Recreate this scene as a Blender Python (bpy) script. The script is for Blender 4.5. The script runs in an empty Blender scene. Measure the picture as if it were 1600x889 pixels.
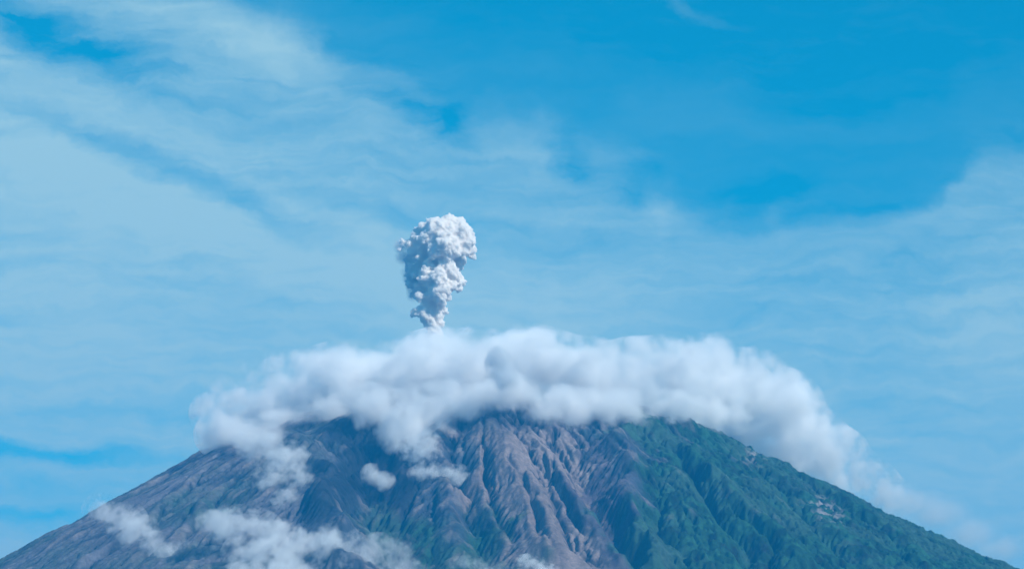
import bpy, bmesh, math, random
import numpy as np
from mathutils import Vector, noise as mnoise

random.seed(7)
rng = np.random.RandomState(11)
scene = bpy.context.scene
C = scene.collection
R = math.radians

# ------------------------------------------------------------------ camera
F = 4800.0                      # focal length in photo pixels (108 mm on 36 mm)
PITCH = R(13.5)
CAM = (0.0, 0.0, 22.0)
cp, sp = math.cos(PITCH), math.sin(PITCH)


def at(px, py, Y):
    """world point seen at photo pixel (px,py) at depth Y"""
    u, v = (px - 800.0) / F, (444.5 - py) / F
    dy, dz = cp - v * sp, sp + v * cp
    k = Y / dy
    return Vector((u * k, Y, CAM[2] + dz * k))


cam = bpy.data.cameras.new("camera")
cam.lens = 108.0
cam.sensor_width = 36.0
cam.clip_start = 1.0
cam.clip_end = 120000.0
co = bpy.data.objects.new("camera", cam)
C.objects.link(co)
co.location = CAM
co.rotation_euler = (R(90) + PITCH, 0, 0)
scene.camera = co


def tag(o, label=None, cat=None, group=None, kind=None):
    if label: o['label'] = label
    if cat: o['category'] = cat
    if group: o['group'] = group
    if kind: o['kind'] = kind
    return o


def link(name, me, mat=None, parent=None, loc=(0, 0, 0)):
    o = bpy.data.objects.new(name, me)
    C.objects.link(o)
    o.location = loc
    if mat: me.materials.append(mat)
    if parent: o.parent = parent
    return o


# ------------------------------------------------------------------ numpy noise
_perm = rng.rand(512, 512)


def vnoise(x, y, seed=0):
    x = x + seed * 37.31
    y = y + seed * 91.77
    xi = np.floor(x).astype(np.int64)
    yi = np.floor(y).astype(np.int64)
    fx, fy = x - xi, y - yi
    fx = fx * fx * fx * (fx * (fx * 6 - 15) + 10)
    fy = fy * fy * fy * (fy * (fy * 6 - 15) + 10)
    a = _perm[xi & 511, yi & 511]
    b = _perm[(xi + 1) & 511, yi & 511]
    c = _perm[xi & 511, (yi + 1) & 511]
    d = _perm[(xi + 1) & 511, (yi + 1) & 511]
    return (a * (1 - fx) + b * fx) * (1 - fy) + (c * (1 - fx) + d * fx) * fy


def fbm(x, y, oct=5, seed=0, gain=0.5, lac=2.03):
    s, a, t = 0, 1.0, 0
    for i in range(oct):
        s = s + a * vnoise(x, y, seed + i)
        t += a
        a *= gain
        x = x * lac
        y = y * lac
    return s / t


def ridged(x, y, oct=4, seed=0, gain=0.5, lac=2.03):
    s, a, t = 0, 1.0, 0
    for i in range(oct):
        s = s + a * (1 - np.abs(2 * vnoise(x, y, seed + i) - 1))
        t += a
        a *= gain
        x = x * lac
        y = y * lac
    return s / t


def sstep(a, b, x):
    t = np.clip((x - a) / (b - a), 0, 1)
    return t * t * (3 - 2 * t)


def bilerp(A, xs, ys, X, Y):
    """sample A[iy,ix] defined on uniform xs, ys at X,Y (0 outside)"""
    dx, dy = xs[1] - xs[0], ys[1] - ys[0]
    gx, gy = (X - xs[0]) / dx, (Y - ys[0]) / dy
    inside = (gx >= 0) & (gy >= 0) & (gx < len(xs) - 1) & (gy < len(ys) - 1)
    gx = np.clip(gx, 0, len(xs) - 1.001)
    gy = np.clip(gy, 0, len(ys) - 1.001)
    ix, iy = gx.astype(int), gy.astype(int)
    fx, fy = gx - ix, gy - iy
    v = (A[iy, ix] * (1 - fx) + A[iy, ix + 1] * fx) * (1 - fy) + (A[iy + 1, ix] * (1 - fx) + A[iy + 1, ix + 1] * fx) * fy
    return v * inside


# ------------------------------------------------------------------ volcano height
CX, CY = -100.0, 12000.0
PRR_ = [0, 250, 500, 700, 850, 965, 1070, 1170, 1300, 1450, 1750, 1930, 2085, 2300, 2600, 3200, 4000, 6000, 8200, 10500.]
PRL = (np.array(PRR_), np.array([2291, 2292, 2291, 2274, 2245, 2216, 2170, 2112, 2037, 1946, 1768, 1662, 1570, 1442, 1292, 1059, 794, 405, 94, -26.]))
PRR = (np.array(PRR_), np.array([2288, 2290, 2295, 2285, 2264, 2239, 2179, 2111, 2040, 1967, 1816, 1725, 1650, 1538, 1395, 1155, 867, 425, 94, -26.]))


def smooth_prof(P):
    r = np.linspace(0, 10500, 2101)
    z = np.interp(r, P[0], P[1])
    k = np.ones(15) / 15
    zp = np.concatenate([np.full(7, z[0]), z, np.full(7, z[-1])])
    return r, np.convolve(zp, k, 'valid')


RL, ZL = smooth_prof(PRL)
RR, ZR = smooth_prof(PRR)


def base(x, y):
    dx, dy = x - CX, y - CY
    r = np.hypot(dx, dy)
    th = np.arctan2(dx, -dy)                 # 0 = towards the camera, + = right
    w = sstep(-1.2, 1.2, th) if True else 0
    z = np.interp(r, RL, ZL) * (1 - w) + np.interp(r, RR, ZR) * w
    fade = sstep(150, 900, r) * (1 - sstep(7000, 10000, r))
    # wide radial buttresses and valleys
    wth = th + 0.10 * (fbm(x / 900, y / 900, 3, 5) - 0.5)
    b = fbm(wth * 2.6 + 9, r / 3500, 3, 21) - 0.5
    z = z + fade * 90 * b * (1 - 0.75 * sstep(1.05, 1.45, np.abs(th)))
    return z


def surf(px, py, f=None):
    """where the view ray through a photo pixel meets the base cone"""
    f = f or base
    u, v = (px - 800.0) / F, (444.5 - py) / F
    dy, dz = cp - v * sp, sp + v * cp
    Y = np.arange(9000, 12600, 6.0)
    k = Y / dy
    z = CAM[2] + dz * k
    h = f(u * k, Y)
    i = np.argmax(z < h)
    if not (z < h).any():
        i = int(np.argmin(z - h))
    return Vector((u * k[i], Y[i], z[i]))


def path_field(x, y, pts, width, amp):
    """gaussian ridge (+) or valley (-) along a polyline given in photo pixels"""
    P = [surf(*p) for p in pts]
    n = len(P) - 1
    out = np.zeros_like(x)
    for i in range(n):
        a, b = P[i], P[i + 1]
        dx, dy = b.x - a.x, b.y - a.y
        L2 = dx * dx + dy * dy
        t = np.clip(((x - a.x) * dx + (y - a.y) * dy) / L2, 0, 1)
        d2 = (x - a.x - t * dx) ** 2 + (y - a.y - t * dy) ** 2
        end = 1.0
        if i == 0: end = 0.4 + 0.6 * sstep(0, 1, t)
        out = np.maximum(out, end * np.exp(-d2 / (width * width)))
    return out * amp


FEATURES = [
    ([(585, 665), (560, 715), (590, 780), (625, 840), (640, 889)], 85, -105),
    ([(645, 700), (650, 760), (680, 830), (700, 889)], 45, -35),
    ([(722, 670), (708, 740), (732, 800), (765, 889)], 42, -60),
    ([(760, 650), (790, 720), (815, 790), (860, 889)], 66, 66),
    ([(795, 735), (815, 790), (835, 860)], 16, -26),
    ([(845, 760), (870, 820), (900, 880)], 14, -24),
    ([(760, 690), (752, 760), (790, 850)], 14, -20),
    ([(850, 700), (872, 770), (915, 850)], 12, -16),
    ([(765, 700), (810, 712), (850, 745)], 12, -14),
    ([(830, 685), (880, 760), (930, 830), (960, 889)], 34, 44),
    ([(870, 680), (910, 740), (950, 800), (985, 880)], 44, -72),
    ([(985, 665), (965, 700), (980, 760), (1000, 820), (1010, 889)], 34, 50),
    ([(1040, 690), (1085, 750), (1130, 810), (1180, 889)], 34, -52),
    ([(1020, 740), (1040, 800), (1060, 889)], 24, -22),
    ([(1020, 665), (1110, 750), (1190, 820), (1250, 889)], 46, 42),
    ([(1140, 690), (1240, 780), (1350, 889)], 36, -38),
    ([(1120, 760), (1180, 830), (1215, 889)], 20, -20),
    ([(430, 680), (495, 715), (505, 780), (540, 889)], 45, 52),
    ([(400, 720), (330, 790), (250, 870)], 30, -32),
    ([(330, 730), (200, 830), (130, 889)], 28, 24),
    ([(340, 760), (260, 830), (200, 889)], 16, -18),
    ([(1200, 715), (1330, 800), (1450, 889)], 38, 24),
]


def warpxy(x, y):
    wx = x + 60 * (fbm(x / 260, y / 260, 3, 61) - 0.5) * 2
    wy = y + 60 * (fbm(x / 260, y / 260, 3, 71) - 0.5) * 2
    return wx, wy


def macro(x, y):
    z = base(x, y)
    wx, wy = warpxy(x, y)
    for pts, w, a in FEATURES:
        z = z + path_field(wx, wy, pts, w, a)
    return z


def erode(xs, ys, H, iters, k, dx, seed=0):
    """stream power erosion with steepest descent routing"""
    ny, nx = H.shape
    offs = [(-1, 0), (1, 0), (0, -1), (0, 1), (-1, -1), (-1, 1), (1, -1), (1, 1)]
    idx = np.arange(ny * nx).reshape(ny, nx)
    A = None
    for it in range(iters):
        Hp = np.pad(H, 1, mode='edge')
        best = np.zeros_like(H)
        rec = idx.copy()
        for oy, ox in offs:
            d = dx * math.hypot(oy, ox)
            nb = Hp[1 + oy:1 + oy + ny, 1 + ox:1 + ox + nx]
            s = (H - nb) / d
            m = s > best
            best = np.where(m, s, best)
            yy = np.clip(np.arange(ny) + oy, 0, ny - 1)
            xx = np.clip(np.arange(nx) + ox, 0, nx - 1)
            rec = np.where(m, idx[np.ix_(yy, xx)], rec)
        order = np.argsort(-H.ravel(), kind='stable').tolist()
        rl = rec.ravel().tolist()
        acc = [1.0] * (ny * nx)
        for i in order:
            j = rl[i]
            if j != i:
                acc[j] += acc[i]
        A = np.array(acc).reshape(ny, nx)
        cut = k * np.maximum(np.sqrt(A) - 2.2, 0.12) * best
        room = best * dx * 0.35
        H = H - np.minimum(cut, room)
        # talus creep keeps the walls below about 50 degrees
        Hp = np.pad(H, 1, mode='edge')
        lap = (Hp[:-2, 1:-1] + Hp[2:, 1:-1] + Hp[1:-1, :-2] + Hp[1:-1, 2:]) / 4 - H
        H = H + lap * 0.035
    return H, A


EDX = 6.5
ex = np.arange(-2480, 2480 + 1, EDX)
ey = np.arange(9350, 12700 + 1, EDX)
EX, EY = np.meshgrid(ex, ey)
H0 = macro(EX, EY)
_th = np.arctan2(EX - CX, -(EY - CY))
_r = np.hypot(EX - CX, EY - CY)
left_w = sstep(0.35, 0.8, -_th)
Hs = H0 + 46 * (fbm(EX / 210, EY / 210, 5, 3) - 0.5) + 10 * (fbm(_th * 16, _r / 1300, 4, 8) - 0.5) + 34 * (fbm(EX / 420, EY / 420, 3, 44) - 0.5)
Hs = Hs + left_w * 16 * (ridged(_th * 30, _r / 1500, 3, 18) - 0.5) + 3 * rng.rand(*Hs.shape)
H1, ACC = erode(ex, ey, Hs, 24, 0.34, EDX)
DEL = H1 - H0
# remove the mean lowering so that the outline stays where it was
K = 75
def boxblur(A, k):
    for ax in (0, 1):
        P = np.pad(A, [(k // 2, k // 2) if a == ax else (0, 0) for a in (0, 1)], mode='edge')
        c = np.cumsum(P, axis=ax)
        z = np.zeros_like(np.take(c, [0], axis=ax))
        c = np.concatenate([z, c], axis=ax)
        A = (np.take(c, range(k, c.shape[ax]), axis=ax) - np.take(c, range(0, c.shape[ax] - k), axis=ax)) / k
    return A
DEL = DEL - boxblur(DEL, K)
win = (sstep(-2480, -2300, EX) * (1 - sstep(2300, 2480, EX)) * sstep(9350, 9500, EY) * (1 - sstep(12550, 12700, EY)))
# loose scree smooths the gully floor right of the central spur
scw = np.clip(path_field(*warpxy(EX, EY), [(890, 690), (925, 760), (960, 830), (985, 889)], 60, 1.0), 0, 1)
spw = np.clip(path_field(*warpxy(EX, EY), [(775, 660), (800, 740), (830, 820), (860, 889)], 150, 1.0), 0, 1)
DEL = DEL * (1 - 0.7 * scw) * (1 - 0.6 * spw) * (1 - 0.3 * left_w) * win
LACC = np.log(ACC)
print('DEL', np.percentile(DEL,[1,10,50,90,99]))
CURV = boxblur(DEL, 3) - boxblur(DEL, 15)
print('CURV', np.percentile(CURV,[1,10,50,90,99]))


def axis(lo, hi, fine_lo, fine_hi, step, grow):
    a = list(np.arange(fine_lo, fine_hi + step * 0.5, step))
    s, v, right = step, a[-1], []
    while v < hi:
        s = min(s * grow, 260)
        v = min(v + s, hi)
        right.append(v)
    s, v, left = step, a[0], []
    while v > lo:
        s = min(s * grow, 260)
        v = max(v - s, lo)
        left.append(v)
    return np.array(left[::-1] + a + right)


gx = axis(CX - 9900, CX + 9900, -2250, 2250, 4.2, 1.12)
gy = axis(CY - 9900, CY + 9900, 9560, 12250, 5.0, 1.12)
X, Y = np.meshgrid(gx, gy)
Z = macro(X, Y) + bilerp(DEL, ex, ey, X, Y)
RAD = np.hypot(X - CX, Y - CY)
TH = np.arctan2(X - CX, -(Y - CY))
far = 1 - win if False else 0
# coarse gullies outside the finely worked face
outw = 1 - (sstep(-2450, -2300, X) * (1 - sstep(2300, 2450, X)) * sstep(9380, 9500, Y) * (1 - sstep(12500, 12680, Y)))
Z = Z + outw * 50 * (ridged(TH * 14, RAD / 2500, 3, 33) - 0.5) * sstep(300, 1500, RAD) * (1 - sstep(6500, 9500, RAD))
# crater hollow behind the crest
cr = np.hypot(X - (CX - 150), Y - (CY + 260))
Z = Z - 150 * (1 - sstep(60, 300, cr))

lacc = bilerp(LACC, ex, ey, X, Y)
curv = bilerp(CURV, ex, ey, X, Y)

# ---- what grows or lies where (surface colours; the ravine's shade is painted in)
# photo pixel of each vertex, only used to say which part of the mountain it is
dyc = Y
uu = X / (Y * cp + (Z - CAM[2]) * sp)
vv = (-Y * sp + (Z - CAM[2]) * cp) / (Y * cp + (Z - CAM[2]) * sp)
PX = 800 + uu * F
PY = 444.5 - vv * F
n1 = fbm(X / 240, Y / 240, 5, 101)
n2 = fbm(X / 70, Y / 70, 5, 111)
n3 = fbm(TH * 40, RAD / 420, 5, 121)
n4 = fbm(TH * 70 + 1.5 * n1, RAD / 700, 4, 131)

xw = PX + 90 * (n1 - 0.5) * 2 + 35 * (n2 - 0.5) * 2
yw = PY + 60 * (fbm(X / 200, Y / 200, 4, 141) - 0.5) * 2
# vegetation: all of the right flank, and low down in the middle
gl = np.interp(yw, [640, 680, 740, 800, 889, 1200], [1010, 1000, 985, 985, 1000, 1010])
veg = sstep(-30, 34, xw - gl + 60 * (n2 - 0.5))
low = sstep(770, 835, yw + 18 * np.sin(PX / 40)) * sstep(540, 640, xw) * (1 - sstep(740, 800, xw - (PY - 700) * 0.25))
veg = np.maximum(veg, 0.85 * low)
lowl = sstep(835, 885, yw) * (1 - sstep(430, 560, xw)) * 0.3
veg = np.maximum(veg, lowl)
veg = np.maximum(veg, sstep(1200, 1500, PY))
midl = np.exp(-(((xw - 330) / 50) ** 2 + ((yw - 790) / 35) ** 2)) * 0.6
veg = np.maximum(veg, midl)
bare = sstep(0.62, 0.76, n2) * 0.45 + sstep(0.62, 0.74, n3) * 0.35
top_bare = (1 - sstep(690, 760, yw)) * 0.35
scar = np.exp(-(((PX - 1290) / 28) ** 2 + ((PY - (795 + (PX - 1290) * .45)) / 15) ** 2)) + 0.7 * np.exp(-(((PX - 1180) / 16) ** 2 + ((PY - 712) / 14) ** 2))
veg = np.clip(veg - bare * (0.55 + top_bare) - 0.8 * scar * sstep(0.48, 0.6, fbm(X / 25, Y / 25, 4, 204)), 0, 1)
# pinkish ash on the central spur
pink = sstep(715, 760, xw) * (1 - sstep(860, 960, xw - (PY - 700) * 0.35)) * sstep(640, 690, PY)
pink = np.maximum(pink, 0.55 * np.exp(-((xw - 625) / 30) ** 2 - ((yw - 780) / 22) ** 2))
grey = (1 - sstep(430, 520, xw))
dark = sstep(480, 520, xw) * (1 - sstep(650, 700, xw)) * (1 - sstep(775, 830, yw))  # area of the shaded ravine under the cap cloud
chan = sstep(3.6, 6.2, lacc + 1.2 * (n2 - 0.5))

def col(c): return np.array(c, dtype=float)[None, None, :]
rock = col((0.042, 0.054, 0.076)) * (0.65 + 0.7 * n3)[..., None]
ash = col((0.192, 0.153, 0.147)) * (0.6 + 0.8 * n4)[..., None]
lava_shade = col((0.013, 0.017, 0.024)) * (0.6 + 0.8 * n2)[..., None]  # near-black rock tone, also used for the ravine's painted shade
greyc = col((0.108, 0.108, 0.128)) * (0.45 + 1.1 * n4)[..., None]
green = col((0.014, 0.052, 0.028)) * (0.3 + 1.4 * vnoise(X / 34, Y / 40, 203))[..., None]
green2 = col((0.036, 0.078, 0.052)) * (0.6 + 0.8 * n2)[..., None]
def mx(a, b, t): return a * (1 - t[..., None]) + b * t[..., None]
A = rock + 0 * X[..., None]
A = mx(A, ash, np.clip(pink, 0, 1))
scr = sstep(0, 14, xw - np.interp(PY, [680, 889], [858, 945])) * (1 - sstep(-14, 6, xw - np.interp(PY, [680, 889], [932, 990])))
A = mx(A, col((0.075, 0.062, 0.085)) + 0 * X[..., None], scr * 0.8)
A = mx(A, greyc, grey * 0.85)
A = mx(A, col((0.030, 0.052, 0.055)) * (0.7 + 0.6 * n2)[..., None], sstep(0.50, 0.60, fbm(X / 330 + 3, Y / 420, 4, 301)) * 0.65 * (1 - pink))
A = mx(A, lava_shade, np.clip(dark * 0.95, 0, 1))  # shade in the ravine, painted into the surface colour
streak = sstep(0.58, 0.7, n4) * sstep(0.4, 0.6, n1)
A = mx(A, lava_shade * 1.3, streak * 0.5)
A = mx(A, lava_shade * 1.6, sstep(1.0, 4.5, -curv) * 0.85)            # darker gully floors
A = mx(A, col((0.26, 0.22, 0.205)), sstep(1.5, 7, curv) * 0.45 * (1 - dark))   # paler crests
g = mx(green + 0 * X[..., None], green2 + 0 * X[..., None], sstep(0.45, 0.65, n1) * 0.7)
A = mx(A, g, np.clip(veg * 1.05, 0, 1))
A = mx(A, col((0.36, 0.33, 0.32)), np.clip(scar * 1.2 * sstep(0.5, 0.62, fbm(X / 25, Y / 25, 4, 204)), 0, 1) * 0.6)
A = np.clip(A, 0.01, 0.6)

# tree crowns and boulders: real relief a few metres high
inner = 1 - outw
trees = ridged(X / 13, Y / 15, 2, 151)
Z = Z + inner * veg * ((trees - 0.4) * 6.0 + (ridged(X / 42, Y / 60, 3, 155, 0.6) - 0.55) * 34.0)
Z = Z + inner * (1 - veg) * (1 - 0.5 * grey) * ((ridged(TH * 80, RAD / 500, 3, 161) - 0.55) * 9.0 + (fbm(X / 40, Y / 50, 5, 171, 0.65) - 0.5) * 20.0)

scree = sstep(0, 14, xw - np.interp(PY, [680, 889], [858, 945])) * (1 - sstep(-14, 6, xw - np.interp(PY, [680, 889], [932, 990])))
Z = Z - inner * (1 - 0.55 * veg) * (1 - 0.8 * scree) * 26.0 * np.clip(ridged(TH * 24 + 0.9 * n1 + 0.35 * n2, RAD / 520, 3, 261) - 0.62, 0, 1) / 0.38 * sstep(300, 800, RAD)

ny, nx = Z.shape
me = bpy.data.meshes.new("volcano")
verts = np.stack([X, Y, Z], -1).reshape(-1, 3)
verts = verts - np.array([CX, CY, 0.0])
ii = np.arange(ny * nx).reshape(ny, nx)
q = np.stack([ii[:-1, :-1], ii[:-1, 1:], ii[1:, 1:], ii[1:, :-1]], -1).reshape(-1, 4)
# the mountain ends where it dips into the plain
keep = (RAD[:-1, :-1] < 9800).ravel()
q = q[keep]
me.vertices.add(len(verts))
me.vertices.foreach_set("co", verts.ravel())
me.loops.add(q.size)
me.polygons.add(len(q))
me.loops.foreach_set("vertex_index", q.ravel())
me.polygons.foreach_set("loop_start", np.arange(0, q.size, 4))
me.polygons.foreach_set("loop_total", np.full(len(q), 4))
me.polygons.foreach_set("use_smooth", np.ones(len(q), dtype=bool))
me.update(calc_edges=True)
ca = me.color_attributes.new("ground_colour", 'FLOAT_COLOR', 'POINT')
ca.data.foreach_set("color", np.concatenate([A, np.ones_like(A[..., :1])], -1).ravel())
va = me.attributes.new("plants", 'FLOAT', 'POINT')
va.data.foreach_set("value", veg.ravel())


# ------------------------------------------------------------------ node helpers
def new_mat(name):
    m = bpy.data.materials.new(name)
    m.use_nodes = True
    m.node_tree.nodes.clear()
    return m, m.node_tree


class NT:
    def __init__(s, t): s.t = t
    def n(s, typ, **kw):
        nd = s.t.nodes.new(typ)
        for k, v in kw.items():
            setattr(nd, k, v)
        return nd
    def lk(s, a, b): s.t.links.new(a, b)
    def put(s, sock, v):
        if isinstance(v, (int, float)): sock.default_value = v
        elif isinstance(v, (tuple, list)): sock.default_value = v
        else: s.lk(v, sock)
    def m(s, op, a, b=None, c=None, clamp=False):
        nd = s.n('ShaderNodeMath', operation=op)
        nd.use_clamp = clamp
        s.put(nd.inputs[0], a)
        if b is not None: s.put(nd.inputs[1], b)
        if c is not None: s.put(nd.inputs[2], c)
        return nd.outputs[0]
    def v(s, op, a, b=None):
        nd = s.n('ShaderNodeVectorMath', operation=op)
        s.put(nd.inputs[0], a)
        if b is not None: s.put(nd.inputs[1], b)
        return nd.outputs[1] if op in ('LENGTH', 'DISTANCE', 'DOT_PRODUCT') else nd.outputs[0]
    def noise(s, vec, scale, detail=4, rough=0.5, dist=0.0, color=False, lac=2.0):
        nd = s.n('ShaderNodeTexNoise')
        s.put(nd.inputs['Vector'], vec)
        nd.inputs['Scale'].default_value = scale
        nd.inputs['Detail'].default_value = detail
        nd.inputs['Roughness'].default_value = rough
        nd.inputs['Distortion'].default_value = dist
        nd.inputs['Lacunarity'].default_value = lac
        return nd.outputs[1] if color else nd.outputs[0]
    def ramp(s, x, a, b, lo=0.0, hi=1.0, smooth=True):
        nd = s.n('ShaderNodeMapRange')
        if smooth: nd.interpolation_type = 'SMOOTHSTEP'
        s.put(nd.inputs['Value'], x)
        nd.inputs['From Min'].default_value = a
        nd.inputs['From Max'].default_value = b
        nd.inputs['To Min'].default_value = lo
        nd.inputs['To Max'].default_value = hi
        return nd.outputs[0]
    def mixc(s, f, a, b, mode='MIX'):
        nd = s.n('ShaderNodeMix', data_type='RGBA', blend_type=mode)
        s.put(nd.inputs['Factor'], f)
        s.put(nd.inputs[6], a)
        s.put(nd.inputs[7], b)
        return nd.outputs[2]


# ------------------------------------------------------------------ mountain material
m, t = new_mat("volcanic_slope")
T = NT(t)
out = T.n('ShaderNodeOutputMaterial')
bs = T.n('ShaderNodeBsdfPrincipled')
bs.inputs['Roughness'].default_value = 0.95
bs.inputs['Specular IOR Level'].default_value = 0.1
att = T.n('ShaderNodeAttribute', attribute_name="ground_colour")
vat = T.n('ShaderNodeAttribute', attribute_name="plants")
tc = T.n('ShaderNodeTexCoord').outputs['Object']
nz = T.noise(tc, 1 / 22.0, 5, 0.65)
nz2 = T.noise(tc, 1 / 7.0, 3, 0.6)
fac = T.m('MULTIPLY', T.ramp(nz, 0.25, 0.75, 0.6, 1.4, False), T.ramp(nz2, 0.2, 0.8, 0.75, 1.25, False))
cc = T.v('MULTIPLY', att.outputs['Color'], T.v('MULTIPLY', (1, 1, 1), fac))
T.lk(cc, bs.inputs['Base Color'])
bump = T.n('ShaderNodeBump')
bump.inputs['Strength'].default_value = 0.8
bump.inputs['Distance'].default_value = 4.0
T.lk(nz, bump.inputs['Height'])
T.lk(bump.outputs[0], bs.inputs['Normal'])
T.lk(bs.outputs[0], out.inputs['Surface'])
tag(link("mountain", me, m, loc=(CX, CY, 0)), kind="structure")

# ------------------------------------------------------------------ plain
bm = bmesh.new()
bmesh.ops.create_grid(bm, x_segments=60, y_segments=60, size=24000)
gme = bpy.data.meshes.new("ground")
bm.to_mesh(gme)
bm.free()
m, t = new_mat("farmland")
T = NT(t)
out = T.n('ShaderNodeOutputMaterial')
bs = T.n('ShaderNodeBsdfPrincipled')
bs.inputs['Roughness'].default_value = 0.95
tc = T.n('ShaderNodeTexCoord').outputs['Object']
vo = T.n('ShaderNodeTexVoronoi')
T.lk(tc, vo.inputs['Vector'])
vo.inputs['Scale'].default_value = 1 / 140.0
a = T.mixc(T.noise(tc, 1 / 900.0, 6), (0.035, 0.07, 0.025, 1), (0.09, 0.12, 0.045, 1))
b = T.mixc(0.35, a, vo.outputs['Color'], 'MULTIPLY')
T.lk(T.mixc(T.noise(tc, 1 / 6.0, 6), b, (0.05, 0.06, 0.02, 1)), bs.inputs['Base Color'])
T.lk(bs.outputs[0], out.inputs['Surface'])
tag(link("ground", gme, m, loc=(0, 12000, 0)), kind="structure")


# ------------------------------------------------------------------ clouds
def remesh_union(bm, voxel, name, smooth=True):
    me = bpy.data.meshes.new(name)
    bm.to_mesh(me)
    bm.free()
    o = bpy.data.objects.new(name, me)
    C.objects.link(o)
    md = o.modifiers.new("r", 'REMESH')
    md.mode = 'VOXEL'
    md.voxel_size = voxel
    bpy.context.view_layer.update()
    dg = bpy.context.evaluated_depsgraph_get()
    res = bpy.data.meshes.new_from_object(o.evaluated_get(dg))
    bpy.data.objects.remove(o)
    bpy.data.meshes.remove(me)
    res.name = name
    if smooth:
        res.polygons.foreach_set("use_smooth", np.ones(len(res.polygons), dtype=bool))
    return res


def cloud_mat(name, blobs, origin, dens, nscale, namp, nbias, edge, detail=5, rough=0.55, color=(0.999, 0.998, 0.998), aniso=-0.35, warp=0.0, step=0.6, billow=0.0):
    m, t = new_mat(name)
    T = NT(t)
    out = T.n('ShaderNodeOutputMaterial')
    P = T.n('ShaderNodeTexCoord').outputs['Object']
    val = None
    Pw = P
    if warp:
        w = T.noise(P, 1 / (nscale * 2.2), 2, 0.5, color=True)
        Pw = T.v('ADD', P, T.v('MULTIPLY', T.v('SUBTRACT', w, (0.5, 0.5, 0.5)), (warp, warp, warp)))
    for c, r, w in blobs:
        d = T.v('SUBTRACT', Pw, tuple(Vector(c) - Vector(origin)))
        d = T.v('MULTIPLY', d, tuple(1 / x for x in r))
        L = T.v('LENGTH', d)
        f = T.m('MULTIPLY_ADD', L, -w, w)
        val = f if val is None else T.m('SMOOTH_MAX', val, f, 0.18)
    nz = T.noise(P, 1 / nscale, detail, rough)
    val = T.m('ADD', val, T.m('MULTIPLY_ADD', nz, namp, -namp * nbias))
    if billow:
        vo = T.n('ShaderNodeTexVoronoi', feature='F1')
        vo.inputs['Detail'].default_value = 2.0
        vo.inputs['Roughness'].default_value = 0.6
        vo.normalize = False
        T.lk(Pw, vo.inputs['Vector'])
        vo.inputs['Scale'].default_value = 1 / (nscale * 0.45)
        val = T.m('ADD', val, T.m('MULTIPLY_ADD', vo.outputs['Distance'], -billow, billow * 0.72))
    d = T.ramp(val, 0.0, edge, 0.0, dens)
    pv = T.n('ShaderNodeVolumePrincipled')
    pv.inputs['Color'].default_value = (*color, 1)
    pv.inputs['Anisotropy'].default_value = aniso
    T.lk(d, pv.inputs['Density'])
    T.lk(pv.outputs[0], out.inputs['Volume'])
    m.cycles.volume_step_rate = step
    return m


def make_cloud(name, spec, label, hull=1.12, voxel=None, group=None, cat="cloud", hullnoise=0.0, **kw):
    """spec: (px, py, Y, rx_px, ry_px, ry_depth_px, weight)"""
    blobs = []
    for s in spec:
        px, py, Yd, rx, rz, rd = s[:6]
        w = s[6] if len(s) > 6 else 1.0
        sc = Yd / 4800.0
        blobs.append((at(px, py, Yd), (rx * sc, rd * sc, rz * sc), w))
    org = sum((b[0] for b in blobs), Vector()) / len(blobs)
    org.z = min(b[0].z - b[1][2] for b in blobs)
    bm = bmesh.new()
    for c, r, w in blobs:
        g = bmesh.ops.create_icosphere(bm, subdivisions=4, radius=1.0)
        for vtx in g['verts']:
            p = vtx.co.normalized()
            q = Vector((p.x * r[0], p.y * r[1], p.z * r[2]))
            wp = c + q
            k = hull * (1.0 + hullnoise * (mnoise.fractal(wp / kw.get('nscale', 100), 1.0, 2.0, 4)))
            vtx.co = (c - org) + q * k
    sm = min(min(b[1]) for b in blobs)
    me = remesh_union(bm, voxel or max(5.0, sm / 6), name)
    mat = cloud_mat(name + "_vapour", blobs, org, **kw)
    o = link(name, me, mat, loc=org)
    return tag(o, label, cat, group)



def near(px, py, off):
    return surf(px, py, macro).y - off


cap = []
# crest row: (px, py, Y, rx, ry, depth, weight)
for px, py, Yd, rx, rz, rd, w in [
    (368, 648, 11500, 62, 42, 90, 0.6), (415, 626, 11450, 76, 50, 110, 0.9), (470, 612, 11400, 84, 54, 120, 1.1),
    (540, 604, 11350, 86, 56, 130, 1.2), (612, 604, 11350, 86, 58, 130, 1.2), (680, 592, 11350, 90, 64, 130, 1.3),
    (752, 588, 11350, 90, 68, 130, 1.3), (830, 588, 11350, 92, 66, 130, 1.3), (910, 598, 11400, 90, 58, 130, 1.2),
    (985, 606, 11450, 88, 54, 120, 1.2), (1050, 594, 11550, 74, 60, 110, 1.4), (1110, 594, 11650, 80, 62, 110, 1.5),
    (1165, 612, 11900, 74, 58, 110, 1.4), (1212, 640, 12150, 66, 56, 100, 1.15),
    (1250, 676, 12250, 58, 46, 90, 0.66), (1295, 712, 12300, 56, 40, 80, 0.45), (1345, 750, 12350, 50, 34, 70, 0.36),
    (1400, 784, 12400, 46, 28, 60, 0.30), (1150, 655, 12250, 60, 44, 90, 0.9), (1150, 690, 12150, 60, 40, 80, 1.2), (1205, 712, 12250, 56, 34, 80, 0.9), (1000, 560, 11500, 60, 26, 90, 0.5), (1200, 668, 12250, 66, 44, 90, 0.9), (1235, 708, 12300, 60, 40, 90, 0.6),
    (380, 680, 11300, 66, 40, 90, 0.6), (690, 548, 11400, 56, 28, 90, 0.75), (800, 545, 11450, 90, 26, 100, 0.7)]:
    cap.append((px, py, Yd, rx, rz, rd, w))
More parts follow.
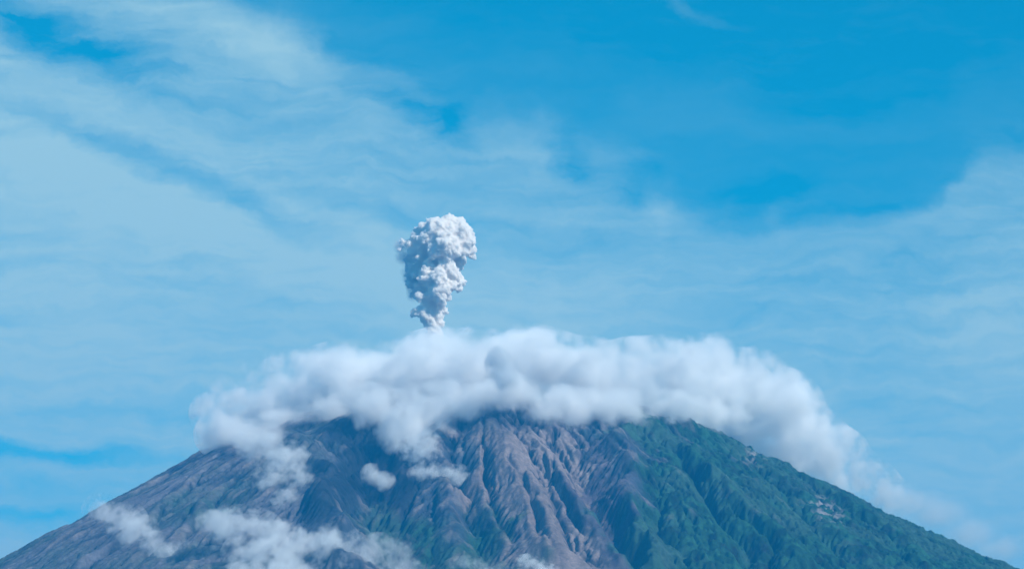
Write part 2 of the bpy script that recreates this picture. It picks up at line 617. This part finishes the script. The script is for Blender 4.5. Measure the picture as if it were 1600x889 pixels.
# front row hanging over the rim
for px, py, rx, rz, w in [
    (410, 698, 56, 32, 0.5), (440, 660, 62, 34, 0.95), (505, 642, 72, 32, 1.35), (575, 642, 70, 38, 1.5),
    (650, 670, 58, 54, 1.55), (672, 640, 56, 38, 1.5), (712, 630, 60, 36, 1.4), (790, 620, 80, 34, 1.5),
    (870, 642, 66, 36, 1.4), (950, 642, 82, 34, 1.4), (1050, 640, 82, 34, 1.4), (1120, 646, 64, 32, 1.2)]:
    cap.append((px, py, near(px, max(py, 655), 40), rx, rz, 60, w))
make_cloud("cloud", cap, "broad white cap cloud spread over the hidden summit from flank to flank",
           dens=0.042, nscale=280, namp=3.7, nbias=0.385, edge=1.75, detail=9, rough=0.71, warp=190, hull=1.22, voxel=28, step=0.18, billow=1.1)

make_cloud("ash_puff", [(780, 568, 10500, 22, 22, 22, 1.1), (786, 590, 10500, 26, 20, 22, 1.0), (776, 550, 10510, 13, 11, 14, 0.9)],
           "small grey ash puff drifting against the white cap cloud, right of the ash column", cat="ash cloud",
           dens=0.035, nscale=60, namp=3.0, nbias=0.40, edge=0.9, detail=6, rough=0.6, warp=60, voxel=6, hull=1.12, color=(0.83, 0.86, 0.885), step=0.4)

G = "small clouds drifting along the slopes"


def wisp(lst, label, **kw):
    Ys = [near(a[0], min(a[1], 900), 0) for a in lst]
    mid = sum(Ys) / len(Ys)
    off = kw.pop('off', 70)
    spec = [(a[0], a[1], 0.5 * y + 0.5 * mid - off, a[2], a[3], max(a[2], a[3], 30) * 1.1, a[4]) for a, y in zip(lst, Ys)]
    kk = dict(dens=0.018, nscale=95, namp=3.6, nbias=0.42, edge=0.9, detail=7, rough=0.68, warp=80, hull=1.15, voxel=9, step=0.4, billow=0.9)
    kk.update(kw)
    return make_cloud("cloud", spec, label, group=G, **kk)


wisp([(160, 795, 30, 22, .9), (190, 812, 38, 28, 1.0), (215, 836, 42, 30, 1.0), (245, 860, 40, 28, .8), (285, 868, 44, 22, .6), (330, 875, 44, 20, .5)],
     "thin pale wisp leaning on the left edge of the mountain, leftmost of the small clouds", dens=0.012)
wisp([(345, 818, 38, 30, 1.1), (390, 820, 46, 26, 1.0), (430, 832, 40, 22, .9), (400, 868, 50, 38, 1.15), (455, 866, 54, 40, 1.2), (520, 856, 50, 38, 1.1),
      (560, 880, 52, 34, 1.0), (440, 905, 90, 34, 1.2)],
     "largest low cloud bank, white and lumpy at the foot of the left slope", dens=0.015)
wisp([(405, 700, 36, 30, .9), (445, 718, 40, 30, 1), (430, 745, 40, 28, .8), (472, 760, 28, 38, .75), (455, 800, 40, 36, .6)],
     "ragged cloud streaming down beside the dark ravine below the cap cloud", dens=0.015)
wisp([(582, 742, 20, 17, 1.1), (602, 752, 18, 15, 1.0)],
     "tiny compact white puff alone in front of the dark ravine", nscale=60, voxel=5, dens=0.018, billow=0.0, namp=3.4, nbias=0.46, warp=60, step=0.25, off=130)
wisp([(655, 700, 36, 30, 1, 120), (672, 742, 34, 20, 1), (708, 742, 30, 18, .9)],
     "short tongue of cloud hanging over the gully left of the pinkish spur", nscale=60, voxel=7)
wisp([(590, 862, 36, 28, .8), (620, 868, 36, 34, .9), (635, 898, 44, 30, .9)],
     "faint low cloud right of the largest low cloud bank", dens=0.010)
wisp([(828, 880, 26, 14, .85), (850, 892, 24, 12, .8)],
     "small faint puff at the foot of the pinkish central spur", nscale=50, voxel=6, dens=0.03)
wisp([(735, 885, 40, 16, .7), (770, 895, 40, 14, .6)],
     "faint veil of cloud low on the green middle slope", nscale=60, voxel=7, dens=0.008)

make_cloud("cloud", [(1425, 785, 12500, 54, 30, 60, 1.0), (1470, 806, 12550, 56, 32, 60, 1.1), (1515, 832, 12600, 56, 32, 60, 1.1), (1555, 856, 12600, 50, 28, 60, .9)],
           "faint trailing cloud low behind the right skyline of the mountain", group=G,
           dens=0.006, nscale=130, namp=1.5, nbias=0.42, edge=1.2, detail=7, rough=0.66, warp=90, voxel=12, hull=1.12)


# ------------------------------------------------------------------ ash column
def ash_column():
    Yd = 12150.0
    sc = Yd / 4800.0
    top = at(684, 385, Yd)
    root = at(682, 590, Yd)
    bm = bmesh.new()
    r_ = random.Random(5)
    puffs = []
    # (px, py, radius px, depth offset px)
    core = [
        # head
        (700, 372, 30, 4), (716, 362, 20, -10), (684, 362, 22, -12), (700, 352, 17, -4), (678, 350, 13, 0), (716, 350, 13, 2), (662, 358, 12, 0),
        (668, 372, 16, -12), (700, 384, 22, -20), (724, 378, 19, -6), (734, 386, 12, -4), (736, 370, 9, 2), (738, 400, 7, 0), (725, 396, 10, -10), (680, 392, 14, -18),
        # left wing
        (650, 372, 11, 6), (640, 382, 9, 6), (630, 380, 7, 10), (642, 392, 9, 4), (654, 388, 9, 0), (625, 388, 5, 10), (652, 360, 7, 6),
        # shaded mass behind
        (664, 408, 22, 24), (690, 408, 26, 22), (714, 408, 14, 20), (652, 424, 18, 26), (672, 430, 22, 24), (698, 432, 20, 22), (648, 442, 13, 26), (662, 452, 15, 22),
        (644, 408, 13, 26), (640, 426, 9, 28), (650, 458, 9, 22),
        # lit puffs climbing the front
        (702, 404, 9, -18), (692, 414, 7, -16), (664, 424, 10, -14), (686, 432, 15, -20), (707, 422, 11, -18), (713, 430, 8, -16), (662, 436, 10, -14), (690, 446, 13, -20), (668, 444, 8, -12),
        (706, 446, 10, -16), (720, 440, 8, -10), (718, 450, 7, -8), (684, 456, 13, -20), (696, 456, 10, -18), (656, 464, 9, -10), (670, 466, 11, -6), (688, 466, 13, -12), (700, 462, 8, -12),
        (646, 430, 7, 6), (640, 414, 6, 10), (652, 448, 7, 4), (668, 410, 7, -8), (638, 444, 5, 12), (655, 402, 7, -4), (676, 418, 6, -8),
        # neck
        (652, 486, 8, 0), (660, 488, 9, -4), (646, 492, 6, 2), (672, 480, 12, 4), (686, 478, 10, 2), (694, 486, 7, 4), (660, 496, 7, 0), (668, 498, 11, 2), (684, 494, 11, 2), (676, 508, 11, 2),
        (688, 506, 8, 2), (680, 522, 13, 2), (676, 536, 15, 2), (682, 554, 17, 2), (680, 574, 20, 0), (682, 592, 26, 0),
    ]
    for px, py, rp, dp in core:
        c = at(px, py, Yd + dp * sc)
        rad = (rp + 1.2) * sc
        puffs.append((c, rad))
        nsub = int(8 + rp * 0.9)
        for k in range(nsub):
            d = Vector((r_.gauss(0, 1), r_.gauss(0, 1), r_.gauss(0, 1)))
            d.normalize()
            if d.y > 0.5: continue
            s = rad * r_.uniform(0.26, 0.48)
            puffs.append((c + d * rad * 0.80, s))
    for c, rad in puffs:
        bmesh.ops.create_icosphere(bm, subdivisions=3 if rad > 30 else 2, radius=rad, matrix=__import__('mathutils').Matrix.Translation(c - root))
    me = remesh_union(bm, 3.8, "ash_plume")
    # cauliflower relief: rounded bulges at three sizes
    n = len(me.vertices)
    P = np.empty(n * 3); me.vertices.foreach_get("co", P); P = P.reshape(-1, 3)
    N = np.empty(n * 3); me.vertices.foreach_get("normal", N); N = N.reshape(-1, 3)
    D = np.zeros(n)
    for i in range(n):
        p = Vector(P[i])
        a = 0.0
        for s, am in ((34.0, 9.0), (16.0, 5.5)):
            q = p / s + mnoise.noise_vector(p / (s * 1.3)) * 0.5
            vd = mnoise.voronoi(q)[0]
            a += am * (0.42 - vd[0]) - am * 0.7 * math.exp(-(vd[1] - vd[0]) * 5.0)
        D[i] = a
    P = P + N * D[:, None]
    me.vertices.foreach_set("co", P.ravel())
    me.update()
    m, t = new_mat("volcanic_ash")
    T = NT(t)
    out = T.n('ShaderNodeOutputMaterial')
    pv = T.n('ShaderNodeVolumePrincipled')
    pv.inputs['Color'].default_value = (0.990, 0.976, 0.962, 1)
    pv.inputs['Density'].default_value = 0.32
    pv.inputs['Anisotropy'].default_value = 0.0
    T.lk(pv.outputs[0], out.inputs['Volume'])
    o = link("ash_plume", me, m, loc=root)
    tag(o, "dense billowing column of pinkish white ash rising above the cap cloud", "ash plume")
    # thin grey ash haze shed on the lee side: a part of the column
    spec = [(628, 384, 18, 14), (636, 402, 22, 18), (640, 430, 16, 22), (646, 455, 14, 20)]
    blobs = [(at(a, b, Yd + 60), (c * sc, 22 * sc, d * sc), .9) for a, b, c, d in spec]
    bm = bmesh.new()
    for c, r, w in blobs:
        g = bmesh.ops.create_icosphere(bm, subdivisions=3, radius=1.0)
        for vtx in g['verts']:
            vtx.co = (c - root) + Vector(tuple(vtx.co[k] * r[k] * 1.05 for k in range(3)))
    me = remesh_union(bm, 6, "ash_veil")
    mat = cloud_mat("ash_veil", blobs, root, dens=0.02, nscale=45, namp=1.4, nbias=0.45, edge=0.8, detail=4, color=(0.72, 0.72, 0.75))
    link("ash_veil", me, mat, parent=o)


ash_column()

# ------------------------------------------------------------------ haze
bm = bmesh.new()
bmesh.ops.create_cube(bm, size=1.0)
hx, y0, y1, z0, z1 = 24500.0, -12500.0, 36500.0, -40.0, 3420.0
for v_ in bm.verts:
    v_.co = Vector((v_.co.x * 2 * hx, (y0 + y1) / 2 + v_.co.y * (y1 - y0), (z0 + z1) / 2 + v_.co.z * (z1 - z0)))
hme = bpy.data.meshes.new("haze")
bm.to_mesh(hme); bm.free()
m, t = new_mat("blue_air")
T = NT(t)
out = T.n('ShaderNodeOutputMaterial')
pv = T.n('ShaderNodeVolumePrincipled')
pv.inputs['Color'].default_value = (0.02, 0.42, 0.95, 1)
pv.inputs['Density'].default_value = 4.2e-5
pv.inputs['Anisotropy'].default_value = 0.0
T.lk(pv.outputs[0], out.inputs['Volume'])
tag(link("haze", hme, m), kind="stuff")

# ------------------------------------------------------------------ light
SUN_AZ, SUN_EL = R(131), R(37)      # azimuth clockwise from the view direction (+Y)
sd = Vector((math.sin(SUN_AZ) * math.cos(SUN_EL), math.cos(SUN_AZ) * math.cos(SUN_EL), math.sin(SUN_EL)))
sl = bpy.data.lights.new("sun", 'SUN')
sl.energy = 5.0
sl.angle = R(0.53)
sl.color = (1.0, 0.93, 0.82)
so = bpy.data.objects.new("sun", sl)
C.objects.link(so)
so.rotation_euler = sd.to_track_quat('Z', 'Y').to_euler()
so.location = (0, 0, 5000)

# ------------------------------------------------------------------ sky
w = bpy.data.worlds.new("World")
scene.world = w
w.use_nodes = True
t = w.node_tree
t.nodes.clear()
T = NT(t)
out = T.n('ShaderNodeOutputWorld')
bg = T.n('ShaderNodeBackground')
sky = T.n('ShaderNodeTexSky')
sky.sky_type = 'NISHITA'
sky.sun_disc = False
sky.sun_elevation = SUN_EL
sky.sun_rotation = SUN_AZ
sky.altitude = 700
sky.ozone_density = 3.0
sky.dust_density = 0.6
SKYTINT = (0.0, 1.09, 1.10, 1)
skyc = T.mixc(1.0, sky.outputs[0], SKYTINT, 'MULTIPLY')
gdir = T.n('ShaderNodeTexCoord').outputs['Generated']
sx = T.n('ShaderNodeSeparateXYZ'); T.lk(gdir, sx.inputs[0])
az = T.m('ARCTAN2', sx.outputs[0], sx.outputs[1])
el = T.m('ARCSINE', sx.outputs[2])
# photo-pixel-like degrees: 4800 units per radian round the +Y direction
pa = T.m('MULTIPLY_ADD', az, F * 0.972, 800.0)
pe = T.m('MULTIPLY_ADD', el, -F, 444.5 + PITCH * F)
cmb = T.n('ShaderNodeCombineXYZ'); T.lk(pa, cmb.inputs[0]); T.lk(pe, cmb.inputs[1])
pv2 = cmb.outputs[0]
big = T.noise(T.v('MULTIPLY', pv2, (1, 1.5, 1)), 1 / 300.0, 3, 0.5, color=True)
wv = T.v('MULTIPLY', T.v('SUBTRACT', big, (0.5, 0.5, 0.5)), (110, 70, 0))
med = T.noise(T.v('MULTIPLY', pv2, (1, 1.4, 1)), 1 / 130.0, 7, 0.62, color=True)
wv = T.v('ADD', wv, T.v('MULTIPLY', T.v('SUBTRACT', med, (0.5, 0.5, 0.5)), (150, 80, 0)))
pw = T.v('ADD', pv2, wv)
sw = T.n('ShaderNodeSeparateXYZ'); T.lk(pw, sw.inputs[0])
# upper edge of the veil
fc = T.n('ShaderNodeFloatCurve')
pts = [(-900, 100), (-300, -60), (0, -140), (200, -80), (330, -15), (440, 25), (560, 95), (680, 150), (740, 188), (800, 190), (860, 205), (930, 225), (1000, 250),
       (1080, 305), (1180, 335), (1300, 345), (1400, 340), (1470, 310), (1530, 245), (1620, 225), (1900, 120), (2500, 260)]
LO, HI = -900.0, 2500.0
VLO, VHI = -200.0, 400.0
T.lk(T.ramp(sw.outputs[0], LO, HI, 0, 1, False), fc.inputs['Value'])
cu = fc.mapping.curves[0]
nrm = [((x - LO) / (HI - LO), (y - VLO) / (VHI - VLO)) for x, y in pts]
cu.points[0].location = nrm[0]
cu.points[1].location = nrm[-1]
for p in nrm[1:-1]:
    cu.points.new(*p)
fc.mapping.update()
yb = T.m('MULTIPLY_ADD', fc.outputs[0], VHI - VLO, VLO)
dy = T.m('SUBTRACT', sw.outputs[1], yb)
cover = T.m('ADD', T.ramp(dy, -10, 55, 0.0, 0.38), T.ramp(dy, 60, 330, 0.0, 0.34))
soft = T.ramp(dy, -190, 60, 0.0, 0.12)
cover = T.m('ADD', cover, soft)


def gauss(cx, cy, rx, ry, ang, amp):
    global cover
    d = T.v('SUBTRACT', pw, (cx, cy, 0))
    rot = T.n('ShaderNodeVectorRotate', rotation_type='Z_AXIS')
    T.lk(d, rot.inputs['Vector'])
    rot.inputs['Angle'].default_value = -R(ang)
    L = T.v('LENGTH', T.v('MULTIPLY', rot.outputs[0], (1 / rx, 1 / ry, 0)))
    g = T.ramp(L, 1.6, 0.0, 0.0, amp)
    cover = T.m('ADD', cover, g)


for g in [
    (120, 100, 200, 42, 18, -0.6), (20, 60, 120, 40, 10, -0.25), (290, 290, 270, 26, 23, -0.5), (60, 200, 110, 24, 15, -0.12), (600, 160, 130, 22, 24, -0.38),
    (905, 262, 44, 30, 20, -0.34), (985, 288, 50, 34, 0, -0.32), (1210, 305, 70, 30, 0, -0.1), (1370, 335, 80, 18, 0, -0.08), (730, 190, 90, 22, 10, -0.12), (720, 215, 70, 30, 30, -0.2), (450, 60, 50, 40, 0, 0.26), (765, 215, 50, 44, 0, 0.26), (845, 222, 40, 44, 0, 0.26), (950, 235, 50, 26, 10, 0.2), (1040, 320, 50, 40, 0, 0.2), (300, 40, 240, 30, 16, 0.12), (80, 540, 260, 24, 2, 0.1), (1120, 190, 140, 40, 5, 0.08), (1350, 210, 160, 30, 0, 0.06), (600, 330, 200, 26, 15, -0.15),
    (110, 712, 260, 15, 3, -0.5), (250, 655, 240, 12, 3, -0.3), (60, 800, 190, 22, 0, -0.5), (180, 760, 150, 10, 0, -0.2), (30, 735, 200, 40, 0, -0.2), (500, 500, 260, 22, 4, -0.06),
    (250, 345, 420, 55, 16, 0.22), (90, 260, 200, 40, 12, 0.12), (430, 95, 170, 45, 20, 0.18), (250, 30, 200, 30, 18, 0.16), (560, 420, 260, 50, 10, 0.10),
    (60, 470, 180, 30, 4, 0.12), (40, 590, 300, 28, 2, 0.1), (840, 470, 260, 60, 0, 0.10), (1500, 510, 230, 40, 6, 0.14), (1330, 480, 200, 22, 5, -0.06),
    (1450, 650, 200, 26, 3, -0.14), (1150, 420, 260, 30, 3, 0.06), (1090, 20, 60, 12, 20, 0.12), (1100, 150, 120, 40, 0, 0.05), (20, 870, 120, 26, 0, 0.25), (1225, 345, 30, 12, 0, 0.12),
    (1440, 365, 60, 12, -20, 0.10)]:
    gauss(*g)
str1 = T.noise(T.v('MULTIPLY', pw, (1 / 260.0, 1 / 26.0, 1)), 1.0, 4, 0.55)
fine = T.noise(T.v('MULTIPLY', pw, (1 / 60.0, 1 / 26.0, 1)), 1.0, 5, 0.6)
mask = T.ramp(dy, -60, 120, 0.12, 1.0)
tex = T.m('ADD', T.m('MULTIPLY_ADD', str1, 0.8, -0.40), T.m('MULTIPLY_ADD', fine, 0.5, -0.25))
cover = T.m('ADD', cover, T.m('MULTIPLY', tex, mask))
cover = T.ramp(cover, 0.0, 1.0, 0.0, 1.0, False)
clc = T.n('ShaderNodeMix', data_type='RGBA')
STR = 0.10
VEIL = (0.40 / STR, 0.625 / STR, 0.645 / STR, 1)
fin = T.mixc(T.m('MULTIPLY', cover, 0.95), skyc, VEIL)
t.nodes.remove(clc)
T.lk(fin, bg.inputs['Color'])
bg.inputs['Strength'].default_value = STR
T.lk(bg.outputs[0], out.inputs['Surface'])

# ------------------------------------------------------------------ render settings
scene.render.engine = 'CYCLES'
scene.cycles.volume_bounces = 32
scene.cycles.max_bounces = 32
scene.cycles.use_denoising = True
scene.cycles.volume_max_steps = 256
scene.view_settings.view_transform = 'Standard'
scene.view_settings.look = 'None'
scene.view_settings.exposure = 0.30
scene.view_settings.gamma = 1.0
